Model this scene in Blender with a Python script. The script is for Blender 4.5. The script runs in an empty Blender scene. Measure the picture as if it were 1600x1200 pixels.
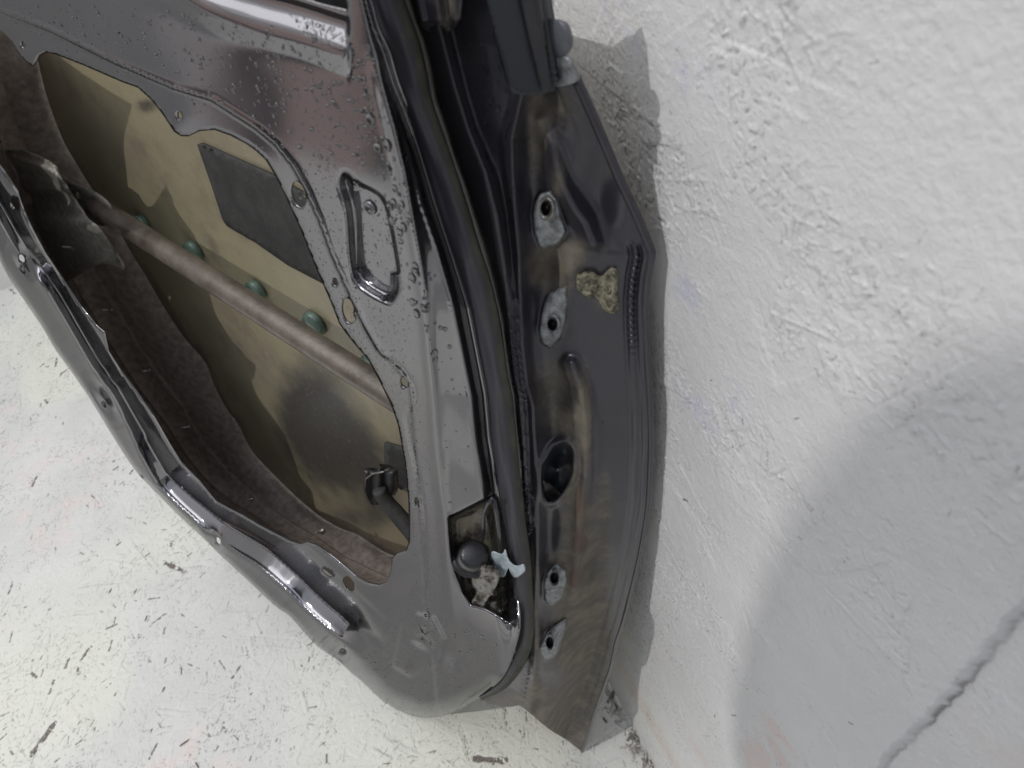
import bpy, bmesh, math, random
import numpy as np
from mathutils import Vector, Matrix
from mathutils.geometry import delaunay_2d_cdt
random.seed(3); RNG = np.random.default_rng(7)
sc = bpy.context.scene; C = sc.collection

# ------------------------------------------------------------------ camera
H = 0.85
CX = np.array([0.90334224, -0.40990863, -0.12628427])   # world coords of camera right axis
CY = np.array([0.38984691, 0.66187983, 0.64026125])     # up axis
CZ = np.array([-0.1788636, -0.62760656, 0.75770562])    # back axis
CAM = np.array([0, 0, H]); F = 1200.0
cam = bpy.data.objects.new('camera', bpy.data.cameras.new('camera')); C.objects.link(cam)
M4 = Matrix(((CX[0], CY[0], CZ[0], 0), (CX[1], CY[1], CZ[1], 0), (CX[2], CY[2], CZ[2], H), (0, 0, 0, 1)))
cam.matrix_world = M4
cam.data.sensor_width = 36; cam.data.lens = 27.0; cam.data.clip_start = 0.01; cam.data.clip_end = 100
cam.data.dof.use_dof = True; cam.data.dof.focus_distance = 0.45; cam.data.dof.aperture_fstop = 20.0
sc.camera = cam

# ------------------------------------------------------------------ world + light
W = bpy.data.worlds.new('World'); sc.world = W; W.use_nodes = True
nt = W.node_tree; nt.nodes.clear()
def wn(t, **k):
    n = nt.nodes.new(t)
    for a, b in k.items(): setattr(n, a, b)
    return n
out = wn('ShaderNodeOutputWorld'); bg = wn('ShaderNodeBackground'); nt.links.new(bg.outputs[0], out.inputs[0])
tc = wn('ShaderNodeTexCoord'); sp = wn('ShaderNodeSeparateXYZ'); nt.links.new(tc.outputs['Generated'], sp.inputs[0])
def wmath(op, a, b=None, c=None):
    n = wn('ShaderNodeMath', operation=op)
    for i, v in enumerate((a, b, c)):
        if v is None: continue
        if isinstance(v, (int, float)): n.inputs[i].default_value = v
        else: nt.links.new(v, n.inputs[i])
    return n.outputs[0]
def wramp(v, stops):
    n = wn('ShaderNodeValToRGB'); nt.links.new(v, n.inputs[0]); e = n.color_ramp.elements
    while len(e) > 1: e.remove(e[-1])
    e[0].position = stops[0][0]; e[0].color = (*stops[0][1], 1)
    for p, c in stops[1:]:
        q = e.new(p); q.color = (*c, 1)
    return n.outputs[0]
def wmix(f, a, b):
    n = wn('ShaderNodeMix', data_type='RGBA'); nt.links.new(f, n.inputs[0]); nt.links.new(a, n.inputs[6]); nt.links.new(b, n.inputs[7]); return n.outputs[2]
az = wmath('ARCTAN2', sp.outputs[1], wmath('MULTIPLY', sp.outputs[0], -1))     # 0 = towards -X, + towards +Y
az01 = wmath('MULTIPLY_ADD', az, 1/(2*math.pi), 0.5)
def A(d): return d/360+0.5
BR = (.68, .53, .49); DB = (.022, .027, .036); DK = (.04, .055, .08); GY = (1.05, 1.05, 1.05)
low = wramp(az01, [(0, DB), (A(-110), (.30,.30,.31)), (A(-60), (.40,.40,.41)), (A(-5), (.34,.34,.35)), (A(6), DB), (A(16), DB), (A(20.2), DB), (A(20.8), BR), (A(27.2), BR), (A(27.5), DK), (A(29.9), DK), (A(30.2), BR), (A(31.4), BR), (A(31.9), GY), (A(50), GY), (A(60), (.6,.6,.6)), (A(120), (.3,.3,.3)), (1, DB)])
el = wramp(wmath('MULTIPLY_ADD', sp.outputs[2], 0.5, 0.5), [(0, (0,0,0)), (.53, (0,0,0)), (.62, (.30,.30,.30)), (.78, (.85,.85,.85)), (.92, (1,1,1)), (1, (1,1,1))])
hi = wramp(az01, [(0, (.85,.9,1.0)), (A(-90), (.55,.6,.7)), (A(-30), (.8,.84,.92)), (A(20), (1.15,1.15,1.2)), (A(60), (1.2,1.2,1.2)), (1, (.85,.9,1.0))])
zen = wramp(wmath('MULTIPLY_ADD', sp.outputs[2], 0.5, 0.5), [(0, (1,1,1)), (.86, (1,1,1)), (.95, (2.1,2.1,2.1)), (1, (2.4,2.4,2.4))])
mz = wn('ShaderNodeMix', data_type='RGBA', blend_type='MULTIPLY'); mz.inputs[0].default_value = 1; nt.links.new(hi, mz.inputs[6]); nt.links.new(zen, mz.inputs[7])
nt.links.new(wmix(el, low, mz.outputs[2]), bg.inputs[0]); bg.inputs[1].default_value = 0.76

def area(name, loc, target, size, power, col):
    L = bpy.data.lights.new(name, 'AREA'); L.energy = power; L.shape = 'DISK'; L.size = size; L.color = col
    o = bpy.data.objects.new(name, L); C.objects.link(o); o.location = loc
    o.rotation_euler = (Vector(target)-Vector(loc)).to_track_quat('-Z', 'Y').to_euler(); return o
area('ceiling_lamp', (-2.6, -0.05, 3.6), (0.1, 0.15, 0.5), 0.05, 64, (1, .97, .93))
area('ceiling_lamp', (-1.1, 1.1, 2.4), (0.0, 0.4, 0.2), 1.7, 10, (.95, .97, 1))
sc.render.engine = 'CYCLES'
sc.view_settings.view_transform = 'Standard'; sc.view_settings.look = 'None'
sc.view_settings.exposure = -0.09; sc.view_settings.gamma = 1.0; sc.view_settings.use_curve_mapping = False
sc.cycles.max_bounces = 8

# ------------------------------------------------------------------ door frame of reference (leaning, turned from the wall)
al, be = math.radians(6), math.radians(28)
DU = np.array([-math.sin(be), math.cos(be), 0]); N0 = np.array([-math.cos(be), -math.sin(be), 0]); UP = np.array([0, 0, 1.])
DV = UP*math.cos(al)-N0*math.sin(al); DN = N0*math.cos(al)+UP*math.sin(al)
def rays(x, y):
    x = np.asarray(x, float); y = np.asarray(y, float)
    return ((x-800)[..., None]*CX+(600-y)[..., None]*CY-F*CZ)
def on_floor(x, y):
    r = rays(x, y); return CAM+r*(-H/r[..., 2])[..., None]
PB = on_floor(905, 1172)                       # the corner of the skin standing on the floor
OD = PB+0.10*DN
def at(x, y, n):                               # point of the door at depth n behind / before its inner face
    r = rays(x, y); k = ((OD-CAM).dot(DN)+n)/(r@DN)
    return CAM+r*k[..., None]
ORG = Vector(PB)
def rmap(x, xs, ys): return np.interp(x, xs, ys)
def sstep(t): t = np.clip(t, 0, 1); return t*t*(3-2*t)

# ------------------------------------------------------------------ helpers
def link(name, verts, faces, mat, parent=None, smooth=True, attrs=None, world=True):
    me = bpy.data.meshes.new(name)
    v = np.asarray(verts, float)
    off = np.array(parent.matrix_world.translation) if parent else np.zeros(3)
    v = v-off
    if isinstance(faces, np.ndarray):
        nf, k = faces.shape
        me.vertices.add(len(v)); me.vertices.foreach_set('co', v.astype(np.float32).ravel())
        me.loops.add(nf*k); me.loops.foreach_set('vertex_index', faces.astype(np.int32).ravel())
        me.polygons.add(nf); me.polygons.foreach_set('loop_start', np.arange(0, nf*k, k, dtype=np.int32))
        me.update(calc_edges=True)
    else:
        me.from_pydata(v.tolist(), [], faces)
    if smooth: me.polygons.foreach_set('use_smooth', np.ones(len(me.polygons), bool))
    for an, av in (attrs or {}).items():
        a = me.attributes.new(an, 'FLOAT', 'POINT'); a.data.foreach_set('value', np.asarray(av, np.float32))
    me.materials.append(mat); me.update()
    o = bpy.data.objects.new(name, me); C.objects.link(o)
    if parent:
        o.parent = parent
    return o
def grandpa(o, parent):                        # put a part one level deeper, same place
    o.parent = parent
def seg_dist(x, y, pl, closed=False):
    pl = np.asarray(pl, float); d = np.full(x.shape, 1e9); best = np.zeros(x.shape)
    n = len(pl) if closed else len(pl)-1
    cum = 0; L = [np.hypot(*(pl[(i+1) % len(pl)]-pl[i])) for i in range(n)]; T = sum(L)
    for i in range(n):
        a = pl[i]; b = pl[(i+1) % len(pl)]; ab = b-a; l2 = max(ab@ab, 1e-9)
        t = np.clip(((x-a[0])*ab[0]+(y-a[1])*ab[1])/l2, 0, 1)
        q = np.hypot(x-a[0]-t*ab[0], y-a[1]-t*ab[1]); m = q < d
        d[m] = q[m]; best[m] = ((cum+t*L[i])/T)[m]; cum += L[i]
    return d, best
def inside(x, y, pl):
    pl = np.asarray(pl, float); r = np.zeros(x.shape, bool); j = len(pl)-1
    for i in range(len(pl)):
        xi, yi = pl[i]; xj, yj = pl[j]
        c = ((yi > y) != (yj > y)) & (x < (xj-xi)*(y-yi)/(yj-yi+1e-12)+xi); r ^= c; j = i
    return r
def sd(x, y, pl):                              # signed distance in px, + inside
    d, _ = seg_dist(x, y, pl, True); return np.where(inside(x, y, pl), d, -d)
def smooth_pl(pl, closed=True, k=6):           # Catmull-Rom resample
    pl = np.asarray(pl, float); n = len(pl); o = []
    rng = range(n) if closed else range(n-1)
    for i in rng:
        g = lambda j: pl[j % n] if closed else pl[min(max(j, 0), n-1)]
        p0, p1, p2, p3 = g(i-1), g(i), g(i+1), g(i+2)
        for s in range(k):
            t = s/k
            o.append(0.5*(2*p1+(p2-p0)*t+(2*p0-5*p1+4*p2-p3)*t*t+(3*p1-p0-3*p2+p3)*t**3))
    if not closed: o.append(pl[-1])
    return np.array(o)
def resample(pl, step, closed=True):
    pl = np.asarray(pl, float)
    q = np.vstack([pl, pl[:1]]) if closed else pl
    L = np.r_[0, np.cumsum(np.hypot(*np.diff(q, axis=0).T))]; m = max(int(L[-1]/step), 4 if closed else 1)
    s = np.linspace(0, L[-1], m+1)[:-1] if closed else np.linspace(0, L[-1], m+1)
    return np.c_[np.interp(s, L, q[:, 0]), np.interp(s, L, q[:, 1])]
def ell(cx, cy, rx, ry, rot=0, m=18):
    t = np.linspace(0, 2*math.pi, m, endpoint=False); c, s = math.cos(rot), math.sin(rot)
    return np.c_[cx+rx*np.cos(t)*c-ry*np.sin(t)*s, cy+rx*np.cos(t)*s+ry*np.sin(t)*c]
def cdt(outline, holes, step):
    ol = resample(outline, step*0.8); hs = [resample(h, min(step*0.7, 2.5)) for h in holes]
    x0, y0 = ol.min(0); x1, y1 = ol.max(0)
    gx = np.arange(x0, x1, step); gy = np.arange(y0, y1, step*0.866)
    X, Y = np.meshgrid(gx, gy); X[1::2] += step/2; X = X.ravel(); Y = Y.ravel()
    k = sd(X, Y, ol) > step*0.55
    for h in hs: k &= sd(X, Y, h) < -step*0.55
    pts = np.c_[X[k], Y[k]]; base = len(pts); e = []; V = [pts]
    for lp in [ol]+hs:
        m = len(lp); e += [(base+i, base+(i+1) % m) for i in range(m)]; V.append(lp); base += m
    P = np.vstack(V)
    r = delaunay_2d_cdt([Vector(p) for p in P], e, [], 0, 1e-6)
    pv = np.array([tuple(v) for v in r[0]]); fc = np.array([f for f in r[2] if len(f) == 3])
    c = pv[fc].mean(1); ok = inside(c[:, 0], c[:, 1], ol)
    for h in hs: ok &= ~inside(c[:, 0], c[:, 1], h)
    fc = fc[ok]; used = np.unique(fc); mp = -np.ones(len(pv), int); mp[used] = np.arange(len(used))
    return pv[used], mp[fc]
def sheet(name, outline, holes, nfun, mat, parent, step=4, thick=0.0009, attrs=None, flip=False):
    pv, fc = cdt(outline, holes, step)
    P = at(pv[:, 0], pv[:, 1], nfun(pv[:, 0], pv[:, 1]))
    a, b, c = P[fc[0, 0]], P[fc[0, 1]], P[fc[0, 2]]
    if np.cross(b-a, c-a).dot(CAM-a) < 0: fc = fc[:, ::-1]
    o = link(name, P, fc, mat, parent, attrs={k: f(pv[:, 0], pv[:, 1]) for k, f in (attrs or {}).items()})
    if thick:
        m = o.modifiers.new('sol', 'SOLIDIFY'); m.thickness = thick; m.offset = -1
    return o
def loft(name, rows, mat, parent, attrs=None, closed=False):   # rows: array [i][j] of 3D
    R = np.asarray(rows, float); a, b = R.shape[:2]
    idx = np.arange(a*b).reshape(a, b); f = []
    bb = b if closed else b-1
    for j in range(bb):
        k = (j+1) % b
        f.append(np.c_[idx[:-1, j], idx[:-1, k], idx[1:, k], idx[1:, j]])
    return link(name, R.reshape(-1, 3), np.vstack(f), mat, parent, attrs=attrs)
def tube(name, pts, r, mat, parent, seg=16, cap=True):
    pts = np.asarray(pts, float); n = len(pts); T = np.gradient(pts, axis=0); T /= np.linalg.norm(T, axis=1)[:, None]
    rr = np.broadcast_to(r, (n,)); rows = []
    ref = DN
    for p, t, q in zip(pts, T, rr):
        a = np.cross(t, ref); a /= np.linalg.norm(a); b = np.cross(t, a)
        th = np.linspace(0, 2*math.pi, seg, endpoint=False)
        rows.append(p+q*(np.cos(th)[:, None]*a+np.sin(th)[:, None]*b))
    if cap:
        rows = [np.repeat(pts[:1], seg, 0)]+rows+[np.repeat(pts[-1:], seg, 0)]
    return loft(name, rows, mat, parent, closed=True)
def lathe(name, base, axis, prof, mat, parent, seg=28):       # prof: (radius, height)
    axis = np.asarray(axis, float); axis /= np.linalg.norm(axis)
    a = np.cross(axis, [0.3, 0.2, 1]); a /= np.linalg.norm(a); b = np.cross(axis, a)
    th = np.linspace(0, 2*math.pi, seg, endpoint=False); ring = np.cos(th)[:, None]*a+np.sin(th)[:, None]*b
    return loft(name, [base+axis*h+ring*r for r, h in prof], mat, parent, closed=True)

# ------------------------------------------------------------------ materials
def mat(name):
    m = bpy.data.materials.new(name); m.use_nodes = True; t = m.node_tree; return m, t, t.nodes['Principled BSDF']
class NB:
    def __init__(s, t): s.t = t
    def n(s, ty, **k):
        q = s.t.nodes.new(ty)
        for a, b in k.items(): setattr(q, a, b)
        return q
    def set(s, sock, v):
        if isinstance(v, (int, float)): sock.default_value = v
        elif isinstance(v, tuple): sock.default_value = (*v, 1) if len(v) == 3 and sock.type == 'RGBA' else v
        else: s.t.links.new(v, sock)
    def math(s, op, a, b=None, c=None, clamp=False):
        q = s.n('ShaderNodeMath', operation=op); q.use_clamp = clamp
        for i, v in enumerate((a, b, c)):
            if v is not None: s.set(q.inputs[i], v)
        return q.outputs[0]
    def mix(s, f, a, b):
        q = s.n('ShaderNodeMix', data_type='RGBA'); s.set(q.inputs[0], f); s.set(q.inputs[6], a); s.set(q.inputs[7], b); return q.outputs[2]
    def attr(s, nm): return s.n('ShaderNodeAttribute', attribute_name=nm).outputs['Fac']
    def pos(s): return s.n('ShaderNodeTexCoord').outputs['Object']
    def noise(s, sc, det=4, rough=.55, vec=None, dist=0):
        q = s.n('ShaderNodeTexNoise'); q.inputs['Scale'].default_value = sc; q.inputs['Detail'].default_value = det
        q.inputs['Roughness'].default_value = rough; q.inputs['Distortion'].default_value = dist
        s.t.links.new(vec if vec else s.pos(), q.inputs['Vector']); return q.outputs['Fac']
    def vor(s, sc, feat='F1', vec=None, out='Distance', rnd=1):
        q = s.n('ShaderNodeTexVoronoi', feature=feat); q.inputs['Scale'].default_value = sc; q.inputs['Randomness'].default_value = rnd
        s.t.links.new(vec if vec else s.pos(), q.inputs['Vector']); return q.outputs[out]
    def smooth(s, v, a, b):
        q = s.n('ShaderNodeMapRange', interpolation_type='SMOOTHSTEP'); s.set(q.inputs[0], v)
        q.inputs[1].default_value = a; q.inputs[2].default_value = b; return q.outputs[0]
    def bump(s, hgt, dist, strength=1, nrm=None):
        q = s.n('ShaderNodeBump'); q.inputs['Strength'].default_value = strength; q.inputs['Distance'].default_value = dist
        s.t.links.new(hgt, q.inputs['Height'])
        if nrm: s.t.links.new(nrm, q.inputs['Normal'])
        return q.outputs[0]

def car_paint(name, base=(.085, .083, .09), metallic=.55, rough=.38, coat=1.0, coatr=.06, dirtcol=(.19, .17, .12), uniform_dirt=.0, speck=True, peel=.00006, flat=False, tint=1.):
    m, t, p = mat(name); b = NB(t)
    dirt = b.attr('dirt'); rust = b.attr('rust')
    n1 = b.noise(60, 6, .65); n2 = b.noise(700, 3, .6); n3 = b.noise(9, 4, .6)
    dm = b.math('MULTIPLY_ADD', n1, 1.1, -.42); dm = b.math('ADD', dm, b.math('MULTIPLY', n2, .5))
    dirtm = b.math('MULTIPLY', b.smooth(b.math('ADD', b.math('MULTIPLY', dirt, 1.45), b.math('MULTIPLY_ADD', dm, .9, -.62)), 0, .8), 1.0)
    dirtm = b.math('ADD', dirtm, uniform_dirt*1.0, clamp=True)
    dcol = b.mix(b.smooth(n1, .35, .7), tuple(c*.55 for c in dirtcol), dirtcol)
    rm = b.smooth(b.math('ADD', b.math('MULTIPLY', rust, 1.2), b.math('MULTIPLY_ADD', b.noise(110, 5, .7), 1.0, -.95)), 0, .5)
    dcol = b.mix(rm, dcol, (.125, .085, .066))
    dirtm2 = b.math('MAXIMUM', dirtm, b.math('MULTIPLY', rm, .75))
    fl = b.vor(4000, out='Color'); 
    base1 = b.mix(b.math('MULTIPLY', n3, .25), base, tuple(c*1.4 for c in base))
    col = b.mix(dirtm2, base1, dcol)
    if speck:
        sp_ = b.smooth(b.vor(330), .10, .03); sel = b.smooth(b.noise(45, 2), .52, .6)
        col = b.mix(b.math('MULTIPLY', b.math('MULTIPLY', sp_, sel), .35), col, (.35, .34, .32))
    p.inputs['Specular Tint'].default_value = (tint, tint, tint, 1)
    b.set(p.inputs['Base Color'], col)
    if flat:
        dst = b.math('MULTIPLY', b.smooth(b.noise(1300, 3, .7), .48, .62), b.smooth(b.noise(6, 4, .6), .2, .7)); col2 = b.mix(b.math('MULTIPLY', dst, .10), col, (.5, .48, .46)); b.set(p.inputs['Base Color'], col2)
    if flat: dirtm2 = b.math('MULTIPLY', b.smooth(dirt, .1, .8), b.smooth(n1, .3, .7))
    b.set(p.inputs['Metallic'], b.math('MULTIPLY', b.math('SUBTRACT', 1, dirtm2), metallic))
    b.set(p.inputs['Roughness'], b.math('MULTIPLY_ADD', dirtm2, .42, rough))
    b.set(p.inputs['Coat Weight'], b.math('MULTIPLY', b.math('SUBTRACT', 1, b.math('MULTIPLY', dirtm2, .9)), coat))
    b.set(p.inputs['Coat Roughness'], b.math('MULTIPLY_ADD', n1, .08, coatr))
    hh = b.math('ADD', b.math('MULTIPLY', b.noise(500, 2), .5), b.math('MULTIPLY', b.math('MULTIPLY', dirtm2, n2), 1.2))
    nr = b.bump(hh, peel)
    b.set(p.inputs['Normal'], nr); b.set(p.inputs['Coat Normal'], nr)
    return m
def simple(name, col, rough=.5, metallic=0, coat=0, nscale=80, var=.35, bump=.0002, bscale=600, col2=None):
    m, t, p = mat(name); b = NB(t)
    n = b.noise(nscale, 6, .6); c2 = col2 or tuple(min(1, c*(1+var)) for c in col); c1 = tuple(c*(1-var) for c in col)
    b.set(p.inputs['Base Color'], b.mix(b.smooth(n, .3, .7), c1, c2))
    b.set(p.inputs['Metallic'], metallic); b.set(p.inputs['Coat Weight'], coat); b.set(p.inputs['Coat Roughness'], .1)
    b.set(p.inputs['Roughness'], b.math('MULTIPLY_ADD', b.noise(nscale*3, 3), .3, rough-.15))
    b.set(p.inputs['Normal'], b.bump(b.noise(bscale, 4, .6), bump))
    return m
PAINT = car_paint('grey_paint', base=(.266, .262, .274), metallic=.95, rough=.105, coat=.08, coatr=.02, peel=.000012, flat=True, tint=.34)
JPAINT = car_paint('jamb_paint', base=(.056, .053, .064), metallic=.6, rough=.32, coat=.25, coatr=.14, dirtcol=(.20, .178, .14), peel=.00004)
FRAMEP = car_paint('frame_paint', base=(.011, .013, .018), metallic=0, rough=.4, coat=.25, coatr=.12, peel=.00012)
TROUGH = simple('shell_paint', (.33, .275, .245), .55, .0, .1, 140, .28, .0008, 350)
DARK = simple('dark_shell', (.035, .034, .030), .6, .2, 0, 30, .5, .0003, 300)
BLACKR = simple('black_rubber', (.018, .018, .021), .42, 0, .15, 50, .3, .0002, 400)
SEALM = car_paint('seal_rubber', base=(.042, .040, .050), metallic=0, rough=.58, coat=.08, coatr=.3, dirtcol=(.10, .098, .075), speck=True, peel=.0002)
ZINC = simple('worn_zinc', (.20, .20, .20), .45, .35, .1, 230, .45, .0006, 420, (.34, .36, .38))
STEEL = simple('bare_steel', (.30, .28, .26), .4, .8, 0, 200, .4, .0002, 900)
BEAM = simple('beam_paint', (.10, .075, .062), .42, .25, .2, 26, .5, .0004, 300, (.17, .145, .12))
BRKT = simple('bracket_metal', (.25, .24, .21), .5, .2, .1, 160, .3, .0005, 150)
GLUE = simple('green_sealant', (.13, .20, .16), .3, 0, .4, 60, .3, .0003, 300)
PADM = simple('bitumen_pad', (.038, .037, .036), .75, 0, 0, 60, .25, .0006, 300)
MUD = simple('dried_mud', (.20, .19, .14), .95, 0, 0, 320, .6, .0035, 380, (.42, .39, .28))
PLASTIC = simple('grey_plastic', (.10, .105, .12), .38, 0, .2, 10, .1, .0001, 700)
TAPEM = simple('old_tape', (.38, .45, .50), .45, 0, .2, 150, .25, .0008, 200, (.5, .58, .62))
GREASE = simple('greasy_metal', (.10, .09, .075), .35, .5, .5, 200, .6, .003, 220, (.22, .20, .17))
m, t, p = mat('water'); WATER = m
p.inputs['Transmission Weight'].default_value = 1; p.inputs['IOR'].default_value = 1.33; p.inputs['Roughness'].default_value = 0.0
# inside of the outer skin: yellowish primer overspray with dark stains
m, t, p = mat('skin_primer'); b = NB(t); SKINM = m
n1 = b.noise(7, 5, .55); n2 = b.noise(300, 3, .6)
c = b.mix(b.smooth(n1, .35, .68), (.36, .32, .205), (.28, .245, .175))
c = b.mix(b.math('MULTIPLY', b.smooth(b.noise(13, 7, .7), .50, .72), .6), c, (.15, .115, .10))
sm = b.smooth(b.math('ADD', b.attr('stain'), b.math('MULTIPLY_ADD', b.noise(40, 4), .5, -.25)), .2, .85)
c = b.mix(b.math('MULTIPLY', sm, .85), c, (.035, .035, .04))
sk = b.math('MULTIPLY', b.smooth(n2, .6, .72), .35); c = b.mix(sk, c, (.42, .39, .28))
b.set(p.inputs['Base Color'], c); b.set(p.inputs['Roughness'], b.math('MULTIPLY_ADD', n1, .25, .3)); b.set(p.inputs['Metallic'], .15)
b.set(p.inputs['Coat Weight'], .25); b.set(p.inputs['Coat Roughness'], .25)
b.set(p.inputs['Normal'], b.bump(b.math('ADD', b.noise(200, 3), b.math('MULTIPLY', n2, .6)), .0002))

def osb(name, tint, rough=.55, fine=.0006, speck=.0):
    m, t, p = mat(name); b = NB(t)
    chip = b.attr('chip'); pink = b.attr('pink'); yel = b.attr('warm'); vio = b.attr('violet')
    nz = b.noise(9, 5, .6); nf = b.noise(420, 5, .65)
    c = b.mix(b.smooth(nz, .3, .7), tuple(q*.90 for q in tint), tint)
    c = b.mix(b.math('MULTIPLY', b.smooth(b.math('ADD', pink, b.math('MULTIPLY_ADD', b.noise(28, 5, .65), .9, -.45)), .35, .8), .8), c, (.70, .60, .57))
    c = b.mix(b.math('MULTIPLY', yel, .8), c, (.72, .72, .62))
    c = b.mix(b.math('MULTIPLY', b.math('MULTIPLY', vio, b.smooth(b.noise(90, 4, .7), .45, .6)), .8), c, (.60, .60, .74))
    # small worn specks where the timber shows
    if speck:
        mp = b.n('ShaderNodeMapping'); mp.inputs['Scale'].default_value = (1, .45, 1); mp.inputs['Rotation'].default_value = (0, 0, .6); t.links.new(b.pos(), mp.inputs[0])
        s1 = b.smooth(b.noise(210, 4, .62, mp.outputs[0]), .69, .73); s1 = b.math('MULTIPLY', s1, b.smooth(b.noise(12, 3), .42, .6))
        c = b.mix(b.math('MULTIPLY', s1, speck), c, (.24, .22, .19))
    c = b.mix(b.math('MULTIPLY', b.attr('pit_shade'), .75), c, (.22, .21, .20))  # relief shade painted into the colour: hollows of the board darkened
    ck = b.smooth(chip, .2, .95)
    c = b.mix(ck, c, b.mix(b.smooth(nf, .35, .65), (.10, .088, .080), (.22, .19, .17)))
    b.set(p.inputs['Base Color'], c); b.set(p.inputs['Roughness'], b.math('MULTIPLY_ADD', nf, .2, rough-.1))
    b.set(p.inputs['Specular IOR Level'], .5)
    h = b.math('ADD', nf, b.math('MULTIPLY', b.noise(120, 4, .6), 1.2))
    b.set(p.inputs['Normal'], b.bump(h, fine, .8))
    return m
OSBF = osb('painted_board_floor', (.66, .66, .63), speck=.8)
OSBW = osb('painted_board_wall', (.745, .745, .755), fine=.0008)

# ------------------------------------------------------------------ pressed-strand board: relief of overlapping painted flakes
def strands(nx, ny, res, layers, seed, dens=None):
    r = np.random.default_rng(seed); Hh = np.zeros((ny, nx), np.float32)
    for cnt, Lr, Wr, amp, edge in layers:
        for _ in range(cnt):
            L = r.uniform(*Lr)/res/2; Wd = r.uniform(*Wr)/res/2; th = r.uniform(0, math.pi)
            cx = r.uniform(0, nx); cy = r.uniform(0, ny); R = int(math.hypot(L, Wd))+2
            if dens is not None and L*res < .006 and r.random() > dens[int(cy), int(cx)]: continue
            x0, x1, y0, y1 = max(0, int(cx-R)), min(nx, int(cx+R)+1), max(0, int(cy-R)), min(ny, int(cy+R)+1)
            if x1-x0 < 2 or y1-y0 < 2: continue
            X, Y = np.meshgrid(np.arange(x0, x1)-cx, np.arange(y0, y1)-cy)
            c, s = math.cos(th), math.sin(th); a = X*c+Y*s; bb = -X*s+Y*c
            bb = bb+0.12*Wd*np.sin(a/max(L, 1)*3+th*5)
            q = np.minimum(1, np.minimum((L-np.abs(a))/max(edge*2, 1), (Wd-np.abs(bb))/edge)); q = np.clip(q, 0, 1)
            sgn = r.uniform(-.55, 1.); tl = r.uniform(-.5, .5)*a/L+r.uniform(-.6, .6)*bb/max(Wd, 1)
            sub = Hh[y0:y1, x0:x1]; k = q*.75
            tgt = amp*(sgn+tl*.8)
            sub[:] = sub*(1-k)+k*(tgt+sub*.35)
    return Hh
def noise2(nx, ny, cell, r):
    gx, gy = int(nx/cell)+3, int(ny/cell)+3; g = r.random((gy, gx)); X = np.arange(nx)/cell; Y = np.arange(ny)/cell
    xi = X.astype(int); yi = Y.astype(int); fx = sstep(X-xi)[None]; fy = sstep(Y-yi)[:, None]
    a = g[yi][:, xi]; b2 = g[yi][:, xi+1]; c = g[yi+1][:, xi]; d = g[yi+1][:, xi+1]
    return (a*(1-fx)+b2*fx)*(1-fy)+(c*(1-fx)+d*fx)*fy
def chips(nx, ny, res, specs, seed, clump=None):
    r = np.random.default_rng(seed); K = np.zeros((ny, nx), np.float32)
    for cnt, Lr, Wr, kk in specs:
        for _ in range(cnt):
            for _try in range(12):
                cx = r.uniform(0, nx); cy = r.uniform(0, ny)
                if clump is None or r.random() < clump[int(cy), int(cx)]: break
            L = r.uniform(*Lr)/res/2; Wd = r.uniform(*Wr)/res/2; th = r.choice([.5, 1.0, .8, 2.2, 1.6])+r.normal(0, .35); R = int(L+Wd)+2
            x0, x1, y0, y1 = max(0, int(cx-R)), min(nx, int(cx+R)+1), max(0, int(cy-R)), min(ny, int(cy+R)+1)
            if x1-x0 < 1 or y1-y0 < 1: continue
            X, Y = np.meshgrid(np.arange(x0, x1)-cx, np.arange(y0, y1)-cy)
            c, s = math.cos(th), math.sin(th); a = X*c+Y*s; bb = -X*s+Y*c
            w = Wd*(.85+.15*np.sin(a*3.1/max(L, 1)*1.5+th*9)+.15*np.sin(a*9/max(L, 1)+th*3))
            q = np.clip(np.minimum(L-np.abs(a)+.5, w-np.abs(bb)+.5), 0, 1)*min(1, Wd*2.2)*kk
            K[y0:y1, x0:x1] = np.maximum(K[y0:y1, x0:x1], q)
    return K
def gridfaces(nx, ny):
    i = np.arange(nx*ny).reshape(ny, nx)
    return np.stack([i[:-1, :-1].ravel(), i[:-1, 1:].ravel(), i[1:, 1:].ravel(), i[1:, :-1].ravel()], 1)
WX = 0.118                                     # the wall plane
WEND = 1.40                                    # the second wall of the corner
# floor, detailed part
res = .0010; fx0, fx1, fy0, fy1 = -.72, WX+.004, .12, WEND
nx, ny = int((fx1-fx0)/res), int((fy1-fy0)/res); r = np.random.default_rng(1)
Hf = strands(nx, ny, res, [(3000, (.02, .075), (.004, .016), .0008, 1.5), (20000, (.004, .018), (.0010, .003), .0009, 1.0), (22000, (.002, .007), (.001, .002), .0015, .9)], 11)
cl = sstep((noise2(nx, ny, .09/res, r)*.6+noise2(nx, ny, .03/res, r)*.4-.42)*4)
Kf = chips(nx, ny, res, [(30, (.015, .045), (.003, .0075), .95), (120, (.008, .02), (.002, .005), .85), (700, (.004, .011), (.0012, .003), .8), (7500, (.0018, .005), (.0009, .0018), .66)], 12, cl)
Kf *= sstep((noise2(nx, ny, .0022/res, r)*.6+noise2(nx, ny, .006/res, r)*.4-.22)*6)
pk = np.clip(sstep((noise2(nx, ny, .13/res, r)*.5+noise2(nx, ny, .05/res, r)*.3+noise2(nx, ny, .02/res, r)*.2-.45)*3.5)*.8+.3*cl*noise2(nx, ny, .02/res, r), 0, 1)
wm = sstep((noise2(nx, ny, .14/res, r)-.42)*3)*.7
X = np.linspace(fx0, fx1, nx); Y = np.linspace(fy0, fy1, ny); XX, YY = np.meshgrid(X, Y)
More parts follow.
